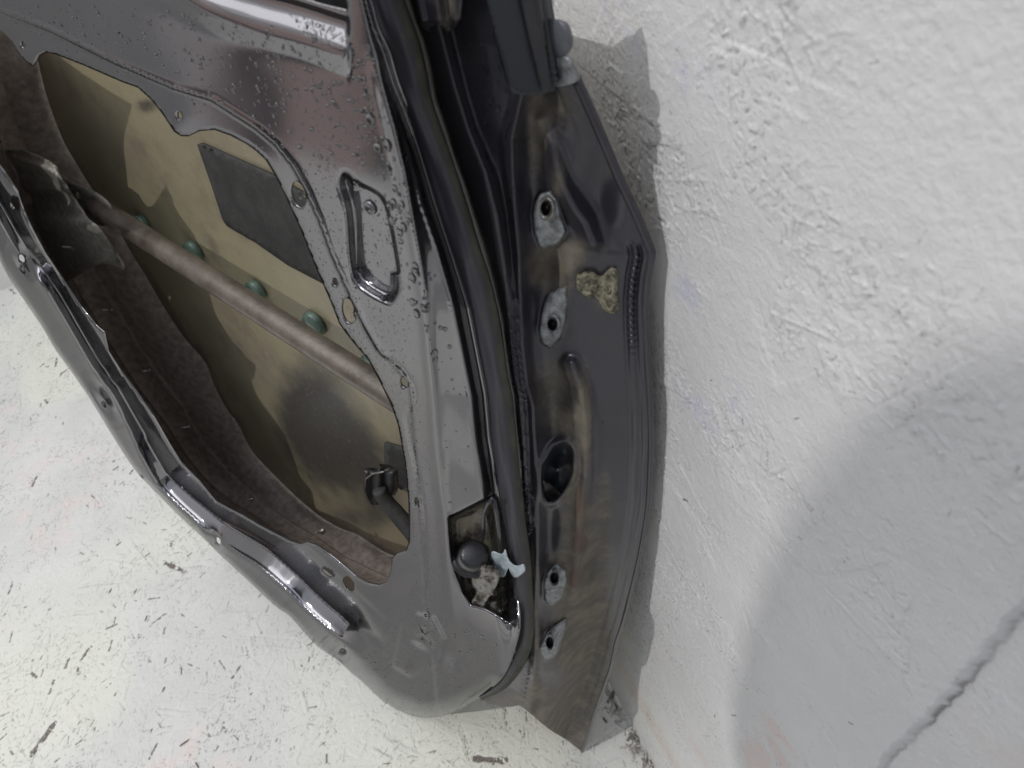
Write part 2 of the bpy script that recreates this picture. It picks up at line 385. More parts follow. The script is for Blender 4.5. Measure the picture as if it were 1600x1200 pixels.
edge_d = WX-XX; crk = np.exp(-((edge_d-.004+.006*(noise2(nx, ny, .03/res, r)-.5)+.004*(noise2(nx, ny, .006/res, r)-.5))/.0020)**2)*(.55+.45*sstep((noise2(nx, ny, .012/res, r)-.25)*4))
Kf = np.maximum(Kf, crk*(.35+.65*sstep((noise2(nx, ny, .005/res, r)-.3)*4))); pk = np.clip(pk+np.exp(-(edge_d/.02)**2)*.5, 0, 1)
Zf = Hf-Kf*.0007-crk*.003
def blur(a, k):
    for ax_ in (0, 1):
        c_ = np.cumsum(np.concatenate([np.repeat(a.take([0], ax_), k+1, ax_), a, np.repeat(a.take([-1], ax_), k, ax_)], ax_), ax_)
        n_ = a.shape[ax_]; a = (c_.take(range(2*k+1, 2*k+1+n_), ax_)-c_.take(range(0, n_), ax_))/(2*k+1)
    return a
def relief_shade(h_, k, a): return np.clip((blur(h_.astype(np.float64), k)-h_)/a-.25, 0, 1)  # mask of hollows in the relief, for the shade put into the colour
Pf = relief_shade(Hf, 2, .00028)*sstep((noise2(nx, ny, .03/res, r)-.25)*3)
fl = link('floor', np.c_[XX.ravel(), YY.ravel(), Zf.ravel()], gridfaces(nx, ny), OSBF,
          attrs={'pit_shade': Pf.ravel(), 'chip': Kf.ravel(), 'pink': pk.ravel()*.65, 'warm': wm.ravel(), 'violet': np.zeros(nx*ny)})
fl['kind'] = 'structure'
def quad(name, v, mt, kind='structure'):
    o = link(name, v, [(0, 1, 2, 3)], mt, smooth=False, attrs={'pink': [.15]*4, 'warm': [.3]*4}); o['kind'] = kind; return o
quad('floor', [(-1.42, fy0, -.0002), (fx0, fy0, -.0002), (fx0, WEND, -.0002), (-1.42, WEND, -.0002)], OSBF)
quad('floor', [(-1.42, -1.0, -.0002), (-.6, -1.0, -.0002), (-.6, fy0, -.0002), (-1.42, fy0, -.0002)], OSBF)
quad('floor', [(-.6, -1.0, -.0002), (WX, -1.0, -.0002), (WX, fy0, -.0002), (-.6, fy0, -.0002)], OSBF)
# wall, detailed part
res = .0006; wy0, wy1, wz0, wz1 = -.06, .34, 0.0, .92
nx, ny = int((wy1-wy0)/res), int((wz1-wz0)/res); r = np.random.default_rng(5)
sm_ = sstep((noise2(nx, ny, .05/res, r)*.6+noise2(nx, ny, .02/res, r)*.4-.36)*4); dens = sstep((np.linspace(wy0, wy1, nx)[None]-.02)/.13)
Hw = strands(nx, ny, res, [(420, (.03, .11), (.004, .016), .0010, .8), (1500, (.012, .03), (.0008, .002), .0008, .9), (20000, (.003, .010), (.0006, .0013), .0011, .7), (80000, (.0012, .0045), (.0005, .0011), .0015, .7)], 21, .06+.94*sm_*(.25+.75*dens))
Hw *= (.3+.7*sm_)*(.48+.25*dens)
Y = np.linspace(wy0, wy1, nx); Z = np.linspace(wz0, wz1, ny); YY, ZZ = np.meshgrid(Y, Z)
jag = (noise2(nx, ny, .03/res, r)-.5)*.004+(noise2(nx, ny, .003/res, r)-.5)*.0012
e = (YY-.028+jag-.00)/.0014; step_ = sstep(e*.5+.5)               # torn joint of two boards
Hw = Hw+(step_-1)*.0028
e2 = np.abs(YY-.004-(ZZ-.28)*.20+jag*1.3); Hw -= .0015*np.exp(-(e2/.0014)**2)*(ZZ < .36)
Kw = chips(nx, ny, res, [(60, (.003, .009), (.0008, .0018), .9), (700, (.0015, .004), (.0005, .001), .75), (1600, (.002, .008), (.0003, .0007), .7)], 31, (.25+sstep((.55-ZZ)*3))*noise2(nx, ny, .03/res, r))
band = np.exp(-((YY-.0268+jag)/.0007)**2)*sstep((noise2(nx, ny, .006/res, r)-.3)*3)
Kw = np.maximum(Kw, band*.56)
pk = sstep((noise2(nx, ny, .06/res, r)-.35)*2.2)*sstep((.50-ZZ)/.25)*.9+sstep((.026-YY)/.006)*sstep((.5-ZZ)/.1)*.5
pk += sstep((.12-ZZ)/.1)*.35+.75*np.exp(-(((YY-.066)/.022)**2+((ZZ-.40)/.10)**2))*noise2(nx, ny, .012/res, r)*1.6
pk += .5*sstep((.0268-YY+jag)/.003)
vi = sum(np.exp(-(((YY-a)/s)**2+((ZZ-b_)/s)**2)) for a, b_, s in [(.168, .655, .011), (.155, .60, .010), (.215, .735, .012), (.175, .735, .008), (.135, .63, .008)])
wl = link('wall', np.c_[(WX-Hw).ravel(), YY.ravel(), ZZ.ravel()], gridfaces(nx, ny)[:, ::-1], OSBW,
          attrs={'pit_shade': (relief_shade(Hw, 2, .00032)*(.35+.65*sm_)).ravel(), 'chip': Kw.ravel(), 'pink': np.clip(pk, 0, 1).ravel()*.75, 'warm': (sstep((.4-ZZ)/.3)*.3).ravel(), 'violet': np.clip(vi, 0, 1).ravel()})
wl['kind'] = 'structure'
quad('wall', [(WX+.001, wy1, 0), (WX+.001, WEND, 0), (WX+.001, WEND, .92), (WX+.001, wy1, .92)], OSBW)
quad('wall', [(WX+.001, wy0, .92), (WX+.001, WEND, .92), (WX+.001, WEND, 1.6), (WX+.001, wy0, 1.6)], OSBW)
quad('wall', [(WX+.001, -1.2, 0), (WX+.001, wy0, 0), (WX+.001, wy0, 1.6), (WX+.001, -1.2, 1.6)], OSBW)
quad('wall', [(-1.72, WEND, -.001), (WX, WEND, -.001), (WX, WEND, 1.6), (-1.72, WEND, 1.6)], OSBW)

# ================================================================== THE DOOR
door = bpy.data.objects.new('car_door', None); C.objects.link(door); door.location = ORG
door['label'] = 'stripped dark grey car door, wet with droplets, leaning on the white wall'
door['category'] = 'car door'
bpy.context.view_layer.update()

SEAL_L = [(548, -80), (570, 0), (582, 43), (600, 83), (613, 127), (633, 177), (653, 230), (675, 300), (693, 357), (715, 423), (733, 480), (747, 550), (760, 617), (766, 683), (772, 717), (778, 773), (786, 810), (797, 883), (801, 933), (803, 983), (797, 1017), (785, 1050), (766, 1076), (748, 1088)]
SEAL_R = [(610, -80), (633, 0), (655, 60), (667, 110), (677, 160), (697, 217), (717, 277), (735, 333), (753, 393), (768, 440), (783, 507), (793, 583), (801, 620), (807, 683), (812, 733), (818, 780), (822, 820), (829, 870), (832, 917), (835, 967), (831, 1010), (815, 1045), (790, 1076), (752, 1094)]
SLx = lambda y: np.interp(y, [q[1] for q in SEAL_L[:20]], [q[0] for q in SEAL_L[:20]])
SRx = lambda y: np.interp(y, [q[1] for q in SEAL_R[:20]], [q[0] for q in SEAL_R[:20]])

BOT = [(-60, 230), (-30, 330), (0, 407), (20, 443), (43, 477), (67, 513), (87, 547), (113, 583), (143, 627), (180, 688), (213, 737), (247, 773), (287, 813), (320, 843), (347, 870), (383, 903), (430, 947), (453, 963), (483, 997), (510, 1023), (540, 1049), (567, 1070), (596, 1098), (631, 1114), (663, 1122), (698, 1117), (727, 1104), (748, 1092), (768, 1078)]
OPEN = [(-70, -30), (-30, 22), (0, 48), (15, 62), (30, 85), (42, 98), (52, 103), (57, 98), (62, 87), (72, 82), (87, 85), (130, 102), (190, 128), (215, 137), (235, 155), (255, 180), (272, 206), (283, 213), (295, 213), (312, 205), (335, 203), (360, 212), (385, 225), (400, 236), (415, 250), (430, 275), (445, 305), (470, 360), (490, 410), (505, 445), (520, 480), (530, 506), (540, 520), (556, 540), (575, 562), (590, 590), (600, 610), (612, 635), (622, 665), (632, 720), (638, 780), (639, 845), (634, 860), (618, 865), (612, 873), (611, 890), (605, 908), (592, 914), (575, 911), (555, 900), (530, 878), (515, 866), (492, 851), (480, 847), (468, 850), (452, 845), (430, 834), (405, 821), (380, 806), (355, 793), (337, 783), (310, 750), (283, 723), (267, 697), (240, 650), (213, 612), (187, 577), (170, 550), (164, 520), (150, 508), (127, 480), (100, 440), (70, 395), (50, 357), (37, 330), (28, 300), (8, 270), (-20, 235), (-60, 175)]
BELT = [(-40, 0), (0, 17), (80, 48), (180, 98), (270, 137), (330, 155), (400, 200), (430, 225), (460, 262), (480, 300), (500, 345), (520, 400), (545, 455), (570, 510), (590, 545), (602, 558)]
BELT2 = [(602, 558), (628, 575), (646, 600), (650, 625), (640, 637), (634, 650), (640, 685), (655, 750), (662, 800), (665, 870), (663, 930), (668, 962), (682, 1000)]
RIDGE = [(-40, 265), (0, 330), (20, 367), (43, 403), (73, 440), (100, 483), (133, 540), (160, 583), (187, 623), (217, 680), (227, 703), (253, 747), (283, 777), (312, 802), (340, 826), (373, 848), (413, 873), (453, 907), (483, 937), (520, 970), (553, 1000), (573, 1019)]
UREC = [(530, 268), (545, 266), (562, 283), (585, 295), (603, 312), (615, 355), (628, 435), (626, 462), (612, 478), (592, 472), (566, 456), (548, 436), (541, 400), (536, 330), (526, 292)]
TOPB = [(250, -60), (285, 0), (340, 30), (395, 47), (435, 50), (470, 60), (505, 78), (535, 90), (548, 70), (546, 42), (500, 28), (450, 12), (400, -12), (350, -60)]
STOPR = [(700, 808), (722, 798), (752, 782), (774, 772), (782, 800), (790, 860), (795, 920), (797, 972), (780, 962), (757, 950), (735, 945), (722, 925), (712, 895), (704, 862)]
PLAT = [(650, 955), (640, 961), (626, 972), (617, 1013), (611, 1042), (640, 1060), (690, 1040), (700, 1000), (680, 962)]
BEAD2 = [(536, 950), (560, 972), (592, 1000)]
holes_in = [ell(466, 304, 11, 21, -.25), smooth_pl([(535, 470), (545, 467), (552, 480), (552, 492), (555, 500), (548, 506), (540, 502), (534, 488)], k=3),
            ell(523, 441, 4, 7, -.3), ell(631, 598, 6, 9, -.3), ell(545, 912, 8, 13, -.5), ell(512, 895, 11, 5, .6), ell(662, 985, 5, 8, -.5),
            ell(280, 181, 4, 7, -.2), ell(36, 70, 3.5, 6, -.3), ell(24, 318, 6, 11, -.4), ell(34, 404, 4, 7, -.4), ell(341, 845, 3.5, 6, -.3),
            ell(536, 1018, 6, 5, .4), ell(650, 785, 3, 6, -.3), smooth_pl([(400, -70), (440, -30), (476, -2), (535, 14), (541, 12), (536, -30), (530, -70)], k=3)]
yk = [-80, 60, 130, 200, 267, 317, 383, 467, 567, 617, 700, 733, 770, 800, 900, 1000, 1100]
L1k = [546, 576, 596, 616, 632, 641, 652, 665, 674, 679, 684, 688, 692, 697, 704, 712, 720]
L2k = [547, 579, 601, 624, 643, 653, 677, 700, 720, 730, 738, 744, 750, 754, 766, 778, 780]
BOTS = smooth_pl(BOT, False, 3)
RIDGE = [tuple(q) for q in smooth_pl(RIDGE, False, 4)]
UREC = [tuple(q) for q in smooth_pl(UREC, True, 3)]
def n_inner(x, y):
    n = np.zeros_like(x)
    l1 = np.interp(y, yk, L1k); l2 = np.interp(y, yk, L2k); l3 = SLx(y)
    fy = sstep((1010-y)/120)
    n -= .0075*np.clip((x-l1)/np.maximum(l2-l1, 2), 0, 1)*fy*sstep((y-60)/200)
    n += .0011*np.exp(-((x-l1+3)/9)**2)*fy*sstep((y-60)/200)
    n -= .011*sstep((x-l2)/np.maximum(l3-l2, 3))*np.clip(fy+.3, 0, 1)
    # flange below the belt crease
    d, s = seg_dist(x, y, BELT); side = sd(x, y, OPEN)
    below = inside(x, y, [(-200, -100), (-40, 0)]+BELT[1:]+[(602, 558), (640, 600), (700, 1300), (-300, 1300)])
    n -= np.where(below, .0022*sstep(d/4), 0)
    n += .0006*np.exp(-((d)/5)**2)*(~below)
    d2, _ = seg_dist(x, y, BELT2); n -= .0007*np.exp(-(d2/2.4)**2)
    # lip of the opening turns in
    do = np.abs(side); n -= .0006*np.exp(-(do/2.5)**2)
    # beads
    # channel along the lower bar: a ledge that faces up, then a slope back
    dr, s = seg_dist(x, y, RIDGE); w = np.interp(s, [0, .3, .45, .6, .75, .93, 1], [14, 14, 16, 24, 30, 28, 20])
    ppm = np.interp(s, [0, .5, .75, 1], [1500, 1250, 1350, 1600])
    t = np.where(inside(x, y, RIDGE+[(700, 1019), (700, -100), (-40, -100)]), dr, -dr)
    dep = .76*w/ppm*np.interp(s, [0, .95, 1], [1, 1, 0])*np.where(s >= 1, 0, 1)*sstep((62-dr)/8)
    n -= dep*(np.clip((t+w*.5)/w, 0, 1)-.9*sstep((t-w*.5-4)/(w*1.3)))
    n += .0008*np.exp(-((t+w*.6)/6)**2)
    # groove + inner lip bead along the lower bar
    g = RIDGE; din = -side
    cyp = smooth_pl([(-100, -130), (100, -80), (250, -22), (330, 20), (400, 44), (470, 63), (535, 84), (580, 98)], False, 8); cy_ = np.interp(x, cyp[:, 0], cyp[:, 1]); q = (cy_-y)
    xf = sstep((549-x)/9)
    n += (.0015*np.exp(-(np.minimum(q, 0)/22)**2)*(q < 0)+.0015*(q >= 0)-.0042*sstep(q/52)+.002*sstep((q-50)/14))*xf*sstep((x-120)/160)
    d3 = sd(x, y, UREC); wid = np.where((x < 556) | (y > 425), 20, 6)
    n -= .0042*sstep(d3/wid)
    n -= .0035*sstep(sd(x, y, PLAT)/7+.1)*-.45
    d4, _ = seg_dist(x, y, BEAD2); n -= .0018*np.exp(-(d4/7)**2)
    n -= .006*sstep(sd(x, y, STOPR)/15+.2)
    for cx, cy, rx, ry, rot, a in [(38, 410, 9, 26, -.55, .006), (163, 622, 9, 26, -.6, .006), (335, 850, 9, 20, -.6, .005), (530, 1025, 16, 30, -.75, .006),
                                   (713, 1022, 20, 30, -.2, .0035), (24, 318, 10, 20, -.5, .004), (660, 1003, 22, 9, .5, .003)]:
        c, s_ = math.cos(rot), math.sin(rot); u = ((x-cx)*c+(y-cy)*s_)/rx; v = (-(x-cx)*s_+(y-cy)*c)/ry
        n -= a*np.exp(-(u*u+v*v))
    db, _ = seg_dist(x, y, BOTS[20:]); n -= .016*np.clip(1-db/30, 0, 1)**2*sstep((x-430)/120)
    db, _ = seg_dist(x, y, BOTS); n -= .003*np.clip(1-db/8, 0, 1)**2
    # waviness of thin sheet
    n += .00008*np.sin(x*.035+1)*np.sin(y*.028)+.0001*np.sin(x*.011+y*.017)
    return n
# outer boundary: down the weatherstrip, round the bottom, up the rear, along the top outside the frame
right = [(548, -80)]+[(q[0]+8, q[1]) for q in SEAL_L[1:20]]+[(800, 1030), (788, 1056), (768, 1076)]
bot = BOTS[::-1][1:]
outline_in = np.vstack([smooth_pl(right, False, 3), bot, [(-60, 175)], np.array(OPEN[::-1])[1:], [(-75, -80)]])
# the opening joins the outer boundary off-frame on the left, so the panel is one C-shaped pressing
def dirt_in(x, y):
    l3 = SLx(y); d = np.zeros_like(x)
    d += .55*sstep(sd(x, y, STOPR)/8)
    d += .08
    return d
zero = lambda x, y: np.zeros_like(x)
panel = sheet('inner_panel', outline_in, [h for h in holes_in], n_inner, PAINT, door, 3.1, .0010, {'dirt': dirt_in, 'rust': zero})

# ---- outer skin seen from inside
B = [(10, -30), (35, 40), (58, 92), (66, 125), (76, 160), (98, 218), (125, 265), (150, 305), (180, 350), (205, 395), (226, 428), (246, 463), (267, 497), (290, 530), (320, 565), (334, 600), (353, 637), (372, 663), (385, 690), (402, 715), (433, 747), (467, 780), (500, 807), (533, 826), (560, 836), (600, 862), (650, 880), (690, 885)]
Bs = smooth_pl(B, False, 3)
EDGEP = [(835, -80), (850, 20), (868, 100), (874, 130), (900, 123), (920, 167), (940, 213), (967, 277), (993, 333), (1015, 386), (1018, 400), (1012, 433), (1009, 467), (1009, 500), (1012, 567), (1016, 633), (1017, 700), (1013, 783), (1003, 850), (990, 908), (975, 967), (963, 1002), (955, 1040), (944, 1072), (928, 1118), (918, 1153), (909, 1174)]
EY = [123, 167, 213, 277, 333, 386, 400, 433, 467, 500, 567, 633, 700, 783, 850, 908, 967, 1002, 1040, 1072, 1118, 1153, 1174]
EX = [900, 920, 940, 967, 993, 1015, 1018, 1012, 1009, 1009, 1012, 1016, 1017, 1013, 1003, 990, 975, 963, 955, 944, 928, 918, 909]
ex = lambda y: np.interp(y, [-80, 60]+EY, [850, 880]+EX)
en = lambda y: np.interp(y, [-80, 123, 250, 390, 650, 967, 1100, 1174], [-.036, -.043, -.051, -.060, -.066, -.086, -.096, -.100])
def n_skin(x, y):
    t = sstep((x-640)/np.maximum(ex(y)-640, 50)); return -.098*(1-t)+(en(y)-.003)*t
skin_out = np.vstack([Bs, [(760, 980), (806, 1098), (887, 1156)], np.array([(a-4, b) for a, b in EDGEP[:2:-1]]), [(840, -30), (300, -80), (10, -60)]])
def stain(x, y):
    g = lambda cx, cy, rx, ry: np.exp(-(((x-cx)/rx)**2+((y-cy)/ry)**2))
    return np.clip(g(488, 650, 62, 95)*1.1+g(540, 720, 45, 60)*.6+g(230, 165, 20, 14)*.75+g(600, 770, 40, 70)*.5+g(560, 810, 60, 25)*.45+g(560, 700, 60, 60)*.35, 0, 1)
skin = sheet('outer_skin', skin_out, [], n_skin, SKINM, door, 9, .0010, {'stain': stain})
skin['label'] = 'outer skin with yellowish bare inner side'
# ---- floor of the door shell
Cc = [(-90, 40), (-80, 110), (-60, 170), (-35, 235), (0, 300), (22, 355), (55, 415), (85, 468), (115, 520), (148, 575), (190, 640), (240, 708), (275, 755), (320, 800), (380, 830), (440, 862), (500, 885), (550, 925), (600, 945), (650, 950), (720, 960)]
b1 = resample(Bs, 8, False); m_ = len(b1); q = smooth_pl(Cc, False, 4); L = np.r_[0, np.cumsum(np.hypot(*np.diff(q, axis=0).T))]; s = np.linspace(0, L[-1], m_)
c1 = np.c_[np.interp(s, L, q[:, 0]), np.interp(s, L, q[:, 1])]
rows = []
for tt in np.r_[np.linspace(0, .44, 12), np.linspace(.45, .47, 4), np.linspace(.48, .70, 10), np.linspace(.71, .73, 4), np.linspace(.74, 1, 8)]:
    xy = b1*(1-tt)+c1*tt; nn = -.099*(1-tt)-.018*tt+.004*math.sin(tt*math.pi*2)-.012*math.sin(tt*math.pi)+.003*float(sstep((tt-.45)/.02))-.002*float(sstep((tt-.71)/.02))
    rows.append(at(xy[:, 0], xy[:, 1], np.full(m_, nn)))
trough = loft('shell_floor', rows, TROUGH, door)

# ---- reinforcing beam and sealant blobs
pa = at(np.array([150., 655.]), np.array([322., 644.]), np.array([-.066, -.058]))
tt = np.linspace(0, 1, 24)[:, None]; beam = tube('impact_beam', pa[0]*(1-tt)+pa[1]*tt, .0088, BEAM, door, 24)
for x, y, rs_ in [(211, 349, .8), (290, 393, 1.0), (388, 455, .93), (478, 508, 1.12), (571, 570, .9)]:
    rs_ *= .88; pc = at(np.array([float(x+2)]), np.array([float(y+6)]), np.array([-.088]))[0]
    lathe('sealant_pad', pc-DN*.009, DN, [(0, 0), (.0105*rs_, 0), (.0108*rs_, .003), (.0090, .0052+.001*rs_), (.0035, .0072*rs_), (0, .0074*rs_)], GLUE, door, 14)
sheet('sound_pad', smooth_pl([(308, 226), (312, 224), (420, 272), (520, 330), (590, 380), (600, 500), (540, 462), (450, 415), (400, 380), (355, 354), (348, 345), (330, 290)], k=1),
      [], lambda x, y: n_skin(x, y)+.0025, PADM, door, 8, .002)
sheet('sound_pad', [(600, 692), (628, 700), (660, 710), (660, 770), (625, 765), (600, 742)], [], lambda x, y: n_skin(x, y)+.0025, PADM, door, 8, .002)
# ---- window guide bracket in the rear
BR_ = [(10, 235), (55, 242), (88, 262), (97, 282), (120, 318), (140, 345), (158, 360), (172, 380), (186, 402), (193, 418), (187, 424), (176, 416), (160, 411), (130, 425), (99, 441), (72, 403), (42, 352), (28, 318), (10, 280)]
def n_br(x, y):
    n = -.052+.006*sstep((y-330)/20)-.004*sstep((y-295)/8)*sstep((330-y)/20)
    d, _ = seg_dist(x, y, [(20, 246), (70, 262), (90, 275), (95, 282)]); n += .003*np.exp(-(d/4)**2)
    n -= .010*sstep((x-150)/40); return n+.001*np.sin(x*.07)*np.sin(y*.09)
sheet('guide_bracket', smooth_pl(BR_, k=2), [ell(180, 392, 3, 5)], n_br, BRKT, door, 4, .0015)
for x, y, n in [(101, 392, -.040), (163, 490, -.045), (223, 585, -.045), (285, 673, -.045), (385, 786, -.045), (495, 837, -.045)]:
    pc = at(np.array([float(x)]), np.array([float(y)]), np.array([n]))[0]
    lathe('trim_clip', pc-DN*.006, DN*.7+DV*.5, [(0, -.002), (.0028, -.002), (.0028, .0), (.0014, .0), (.0014, .007), (.0009, .008), (0, .008)], STEEL, door, 12)
sheet('beam_flange', smooth_pl([(88, 272), (110, 285), (140, 298), (165, 315), (176, 336), (168, 352), (150, 350), (132, 335), (112, 318), (96, 296)], k=3), [ell(120, 305, 4, 6)],
      lambda x, y: -.070+.00012*(x-88)*.5, BRKT, door, 4, .002)
# ---- foam stop inside the shell
fb = sheet('stop_block', smooth_pl([(570, 747), (583, 738), (603, 735), (610, 742), (610, 770), (600, 785), (580, 789), (573, 770)], k=2), [],
           lambda x, y: np.full_like(x, -.062)+.002*np.sin(x*.3), BLACKR, door, 4, .006)
rim = tube('block_rim', at(*np.array([(571, 762), (572, 748), (583, 740), (600, 737)]).T.astype(float), np.full(4, -.0605)), .0008, STEEL, door, 8); grandpa(rim, fb)
tube('stop_arm', at(*smooth_pl([(592, 765), (605, 785), (622, 805), (650, 838)], False, 4).T, np.full(13, -.058)), np.linspace(.0055, .007, 13), PADM, door, 14)

# ---- hinge jamb
ribp = ([-80, 60, 100, 160, 217, 267, 333, 400, 483, 550, 600, 633, 683, 750, 817, 870, 950, 1000, 1050, 1110], [835, 830, 826, 812, 799, 800, 804, 810, 812, 816, 822, 832, 834, 837, 840, 838, 834, 836, 838, 826])
rx_ = lambda y: np.interp(y, *ribp)
cbx = lambda y: np.interp(y, [-80, 0, 53, 133, 200, 267, 333, 400, 450, 500, 560, 700, 1100], [655, 680, 693, 713, 733, 760, 777, 787, 795, 801, 807, 816, 834])
JR2 = [(845, 190), (858, 225), (868, 262), (880, 295), (897, 325), (915, 348), (926, 378)]
JR3 = [(893, 570), (908, 610), (915, 660), (917, 740), (910, 800), (903, 850), (902, 890), (896, 935)]
HOLE = smooth_pl([(880, 692), (892, 700), (895, 717), (893, 743), (882, 765), (863, 783), (853, 778), (849, 757), (850, 730), (858, 711), (867, 698)], k=3)
PADS = [([(845, 303), (858, 300), (868, 312), (876, 340), (883, 362), (868, 383), (845, 387), (836, 365), (833, 335), (837, 315)], (853, 326, 9, 13)),
        ([(884, 450), (883, 500), (873, 530), (860, 542), (847, 535), (843, 515), (847, 490), (856, 462)], (863, 507, 8, 11)),
        ([(869, 884), (880, 892), (882, 906), (875, 930), (862, 941), (854, 934), (853, 910), (858, 893)], (866, 903, 6.5, 10)),
        ([(881, 972), (876, 1000), (868, 1020), (853, 1027), (847, 1012), (856, 990)], (859, 1004, 6, 10))]
PADS = [(pl, h) if k < 2 else ([(h[0]+(a-h[0])*1.18, h[1]+(b_-h[1])*1.15) for a, b_ in pl], h) for k, (pl, h) in enumerate(PADS)]
def n_j0(x, y):
    r_ = rx_(y); s_ = SRx(y); cb = np.clip(cbx(y), s_+4, r_-4); E = ex(y); e = en(y)
    xs = np.stack([s_-40, s_, s_+7, np.maximum(cb-10, s_+8), cb, cb+9, r_-11, r_, r_+11, r_+30, E-34, E], 0)
    dn = np.zeros_like(y)
    ns = np.stack([dn-.033, dn-.033, dn-.0300, dn-.0255, dn-.0245, dn-.033, dn-.036, dn-.0300, dn-.038, dn-.043, e+.003, e], 0)
    o = ns[0].copy()
    for i in range(xs.shape[0]-1):
        t_ = np.clip((x-xs[i])/np.maximum(xs[i+1]-xs[i], 1), 0, 1); m2 = x >= xs[i]
        o[m2] = (ns[i]*(1-t_)+ns[i+1]*t_)[m2]
    return o
def n_jamb(x, y):
    n = sum(n_j0(x+d, y)*w for d, w in [(-8, .1), (-4, .2), (0, .4), (4, .2), (8, .1)])
    for pl, a, w in [(JR2, .0048, 15), (JR3, .0042, 12)]:
        d, _ = seg_dist(x, y, pl); n += a*np.exp(-(d/w)**2)
    g = lambda cx, cy, rx, ry: np.exp(-(((x-cx)/rx)**2+((y-cy)/ry)**2))
    n -= .004*g(850, 195, 20, 45)+.006*g(856, 422, 22, 36)+.005*g(865, 640, 22, 60)+.005*g(858, 830, 16, 50)+.004*g(940, 300, 30, 70)
    n += .003*g(890, 420, 18, 35)+.003*g(900, 905, 20, 30)-.003*g(935, 880, 14, 70)
    for pl, h in PADS: n += .0015*sstep(sd(x, y, pl)/5+.7)
    n += .0018*sstep(1-np.abs(sd(x, y, HOLE)+4)/9)
    # sealer bead grooves near the hem
    E = ex(y); fy = sstep((y-375)/15)*sstep((1150-y)/40)
    fy *= .35+.65*sstep((620-y)/200)
    n -= .0012*np.exp(-((x-(E-32))/2.5)**2)*fy-.0010*np.exp(-((x-(E-24))/5)**2)*fy*(1+.35*np.sin(y*1.05)*sstep((560-y)/60))
    n -= .0014*np.exp(-((x-(E-16))/2.2)**2)*fy-.0009*np.exp(-((x-(E-10))/4)**2)*fy
    n -= .0025*g(690, 20, 14, 30)*0
    n += .0007*np.sin(y*.66)*np.exp(-((x-(E-22))/6)**2)*sstep((y-388)/6)*sstep((575-y)/60)
    return n+.0003*np.sin(x*.06)*np.sin(y*.045)
def dirt_j(x, y):
    g = lambda cx, cy, rx, ry: np.exp(-(((x-cx)/rx)**2+((y-cy)/ry)**2))
    d = .12*sstep((x-(rx_(y)-5))/15)
    d += .45*g(870, 500, 14, 40)+.5*g(893, 760, 10, 50)+.35*g(930, 1000, 30, 80)+.6*g(838, 200, 16, 70)+.55*g(875, 165, 35, 30)+.5*g(875, 280, 14, 40)+.75*g(855, 420, 30, 40)+.5*g(895, 395, 30, 40)
    d += .6*g(870, 600, 30, 35)+.5*g(880, 660, 35, 30)+.7*g(915, 650, 12, 80)+.7*g(905, 830, 28, 70)+.8*g(900, 920, 40, 60)+.7*g(900, 1010, 50, 40)+.4*g(940, 470, 15, 30)
    d += .5*sstep((y-1030)/60)+.35*np.exp(-((x-SRx(y)-3)/5)**2)+.5*g(945, 800, 12, 90)
    d -= .35*g(950, 330, 40, 60)+.3*g(950, 600, 30, 120)
    return np.clip(d, 0, 1)
def rust_j(x, y):
    g = lambda cx, cy, rx, ry: np.exp(-(((x-cx)/rx)**2+((y-cy)/ry)**2))
    return np.clip(.45*g(905, 700, 12, 60)+.5*g(880, 350, 8, 12)+.8*g(843, 380, 9, 18)+.5*g(895, 395, 14, 16)+.5*g(905, 565, 10, 10)+.75*g(908, 790, 14, 50)+.9*g(905, 850, 18, 18)+.85*g(898, 905, 18, 22)+.5*g(868, 970, 6, 30)+.5*g(838, 330, 5, 10), 0, 1)
jl = [(q[0]-14, q[1]) for q in SEAL_R[:20]]
jout = np.vstack([jl, [(825, 1012), (806, 1045), (785, 1068), (748, 1086)], [(752, 1094), (766, 1100), (783, 1104), (800, 1104), (812, 1101), (822, 1110), (835, 1120), (847, 1131), (868, 1146), (887, 1157), (898, 1166), (909, 1174)], EDGEP[::-1][1:]])
jamb = sheet('hinge_jamb', jout, [HOLE]+[ell(*h[1]) for h in PADS], n_jamb, JPAINT, door, 2.8, .0012, {'dirt': dirt_j, 'rust': rust_j})
